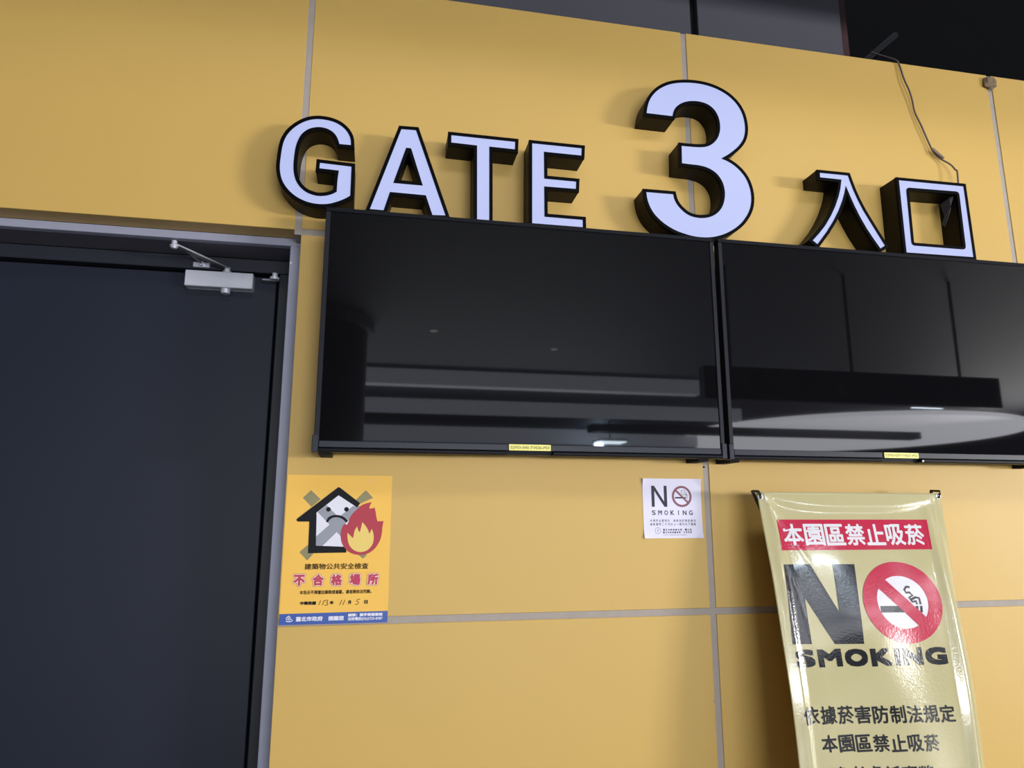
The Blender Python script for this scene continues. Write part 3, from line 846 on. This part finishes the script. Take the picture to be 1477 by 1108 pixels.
# ---------------------------------------------------------------- cord, putty and tape
CP = [(1.885, 0.09, 3.432), (1.897, 0.045, 3.385), (1.912, -0.004, 3.333), (1.9195, -0.008, 3.312), (1.9233, -0.010, 3.2895), (1.9300, -0.012, 3.2486), (1.9446, -0.014, 3.2022), (1.9552, -0.012, 3.1623), (1.9621, -0.010, 3.1152), (1.9803, -0.012, 3.0630), (1.9983, -0.012, 3.0110), (2.0168, -0.012, 2.9627),
      (2.0340, -0.010, 2.9440), (2.0509, -0.014, 2.9262), (2.0700, -0.020, 2.9115), (2.0810, -0.026, 2.8970), (2.0890, -0.030, 2.8800), (2.0925, -0.034, 2.8673), (2.0850, -0.036, 2.7850)]
def catmull(P, n=5):
    P = [Vector(p) for p in P]
    out = []
    for i in range(len(P) - 1):
        a, b, c, d = P[max(i - 1, 0)], P[i], P[i + 1], P[min(i + 2, len(P) - 1)]
        for k in range(n):
            t = k / n
            out.append(0.5 * ((2 * b) + (c - a) * t + (2 * a - 5 * b + 4 * c - d) * t * t + (3 * b - a - 3 * c + d) * t ** 3))
    out.append(P[-1])
    return out
cord = empty('power_cord', (1.912, 0, 3.33), 'thin grey cord hanging from the dark plenum down to the square character', 'cord')
obj('cord', tube(catmull(CP), 0.0031, 8), CORD, cord, True)
bm = bmesh.new()
for (a, b, r0) in (((2.0150, -0.014, 2.9660), (2.0500, -0.016, 2.9350), 0.0062), ((2.0190, -0.018, 2.9560), (2.0550, -0.020, 2.9290), 0.0045)):
    tube([a, b], r0, 8, bm)
obj('cord_splice', bm, mat('splice_tan', (0.23, 0.16, 0.12), 0.6), cord)
obj('conduit', tube([(2.0, 0.62, 3.25), (2.0, 0.62, 3.545), (2.50, 0.62, 3.998), (2.52, 1.605, 4.00)], 0.016, 10), mat('conduit_grey', (0.012, 0.012, 0.014), 0.4), plenum)
bm = bmesh.new()
bmesh.ops.create_icosphere(bm, subdivisions=3, radius=1)
rnd = random.Random(3)
dirs = [Vector((rnd.uniform(-1, 1), rnd.uniform(-1, 1), rnd.uniform(-1, 1))).normalized() for _ in range(16)]
for v in bm.verts:
    n = v.co.normalized()
    s = 0.80 + 0.42 * max(max(0, n.dot(d)) ** 12 for d in dirs)
    v.co = Vector((2.3250 + n.x * 0.0265 * s, -0.0105 + n.y * 0.011 * s, 3.2855 + n.z * 0.0275 * s))
obj('putty_lump', bm, FOAM, label='lumpy brown dab of foam at the top of the far right joint', cat='foam')
bm = bmesh.new()
pts = [(1.996, 2.728), (2.012, 2.745), (2.024, 2.748), (2.024, 2.742), (2.016, 2.725), (2.012, 2.694), (2.002, 2.640), (1.996, 2.652), (2.000, 2.675)]
f0 = [bm.verts.new((x, -0.036 - (x - 1.994) * 1.3 - 0.006 * math.sin(i * 1.7), z)) for i, (x, z) in enumerate(pts)]
c0 = bm.verts.new((sum(p[0] for p in pts) / len(pts), -0.068, sum(p[1] for p in pts) / len(pts)))
for i in range(len(pts)):
    bm.faces.new((f0[i], f0[(i + 1) % len(pts)], c0))
r_ = bmesh.ops.extrude_face_region(bm, geom=bm.faces[:])
for v in r_['geom']:
    if isinstance(v, bmesh.types.BMVert):
        v.co.y += 0.002
bmesh.ops.recalc_face_normals(bm, faces=bm.faces[:])
obj('tape_scrap', bm, TAPE, label='crumpled dark tape scrap hanging inside the square character', cat='tape')

# ---------------------------------------------------------------- things behind the camera, mirrored in the screens
hs = empty('hanging_sign', (4.56, -4.0, 2.68), 'long black direction sign on rods, mirrored in the right screen', 'sign')
obj('sign_panel', box(2.95, 6.18, -4.12, -4.0, 2.68, 2.99, 0.006), HSIGN, hs)
for x in (3.25, 4.54, 5.77):
    obj('rod', tube([(x, -4.06, 2.985), (x, -4.06, 4.0)], 0.016, 10), HSIGN, hs)
def glyph(bm):
    for f in bm.faces:
        f.normal_update()
        if f.normal.y > 0:
            f.normal_flip()
    return obj('sign_symbol', bm, HGLYPH, hs)
# arrows and discs face the far side of the room's wall, towards +y
for ax in (3.35, 5.05):
    bm = ribbon([(ax, 2.76), (ax, 2.92)], 0.022, -3.9995, bmesh.new())
    glyph(ribbon([(ax - 0.055, 2.86), (ax, 2.925), (ax + 0.055, 2.86)], 0.022, -3.9993, bm))
glyph(ring2(3.72, 2.85, 0.06, 0.045, -3.9995, bmesh.new(), 24))
glyph(disc2(4.36, 2.79, 0.05, -3.9995, bmesh.new(), 24))
colm = empty('round_column', (-0.95, -6.83, 0), 'dark round column, mirrored at the left edge of the left screen', 'column')
obj('column_shaft', tube([(-0.95, -6.83, 0.0), (-0.95, -6.83, 3.86)], 0.78, 48), mat('column_grey', (0.035, 0.035, 0.042), 0.5), colm, True)
obj('column_collar', tube([(-0.95, -6.83, 3.865), (-0.95, -6.83, 3.998)], 0.86, 48), CEIL, colm)
def ceiling_lamp(x, y, z, sx, sy, e, label):
    t = empty('downlight', (x, y, z), label, 'lamp', 'lamps in the concourse ceiling')
    obj('lamp_housing', box(x - sx - 0.03, x + sx + 0.03, y - sy - 0.03, y + sy + 0.03, z + 0.001, z + 0.06, 0.004), STEELDARK, t)
    obj('lamp_stem', tube([(x, y, z + 0.06), (x, y, 4.0)], 0.02, 8), STEELDARK, t)
    obj('lamp_panel', box(x - sx, x + sx, y - sy, y + sy, z - 0.02, z), mat('lamp_lit_%d' % e, (0.8, 0.8, 0.8), 0.5, emit=(0.75, 0.88, 1.0), estr=e), t)


ceiling_lamp(5.75, -14.8, 3.46, 0.35, 0.25, 16, 'bluish lamp mirrored low in the left screen')
pl = bpy.data.lights.new('lamp_glow', 'POINT')
pl.energy, pl.color, pl.shadow_soft_size = 110, (0.6, 0.8, 1.0), 0.1
po = bpy.data.objects.new('lamp_glow', pl)
COL.objects.link(po)
po.location = (5.75, -15.7, 3.5)
ceiling_lamp(7.3, -9.7, 3.93, 0.55, 0.6, 50, 'lamp added to put glare on the banner, nearer of two beyond the hanging sign')  # unseen lamp, added for the haze on the vinyl
ceiling_lamp(11.2, -10.2, 3.85, 0.35, 0.35, 22, 'lamp added to put glare on the banner, farther right beyond the hanging sign')  # second added lamp, for glare on the right folds
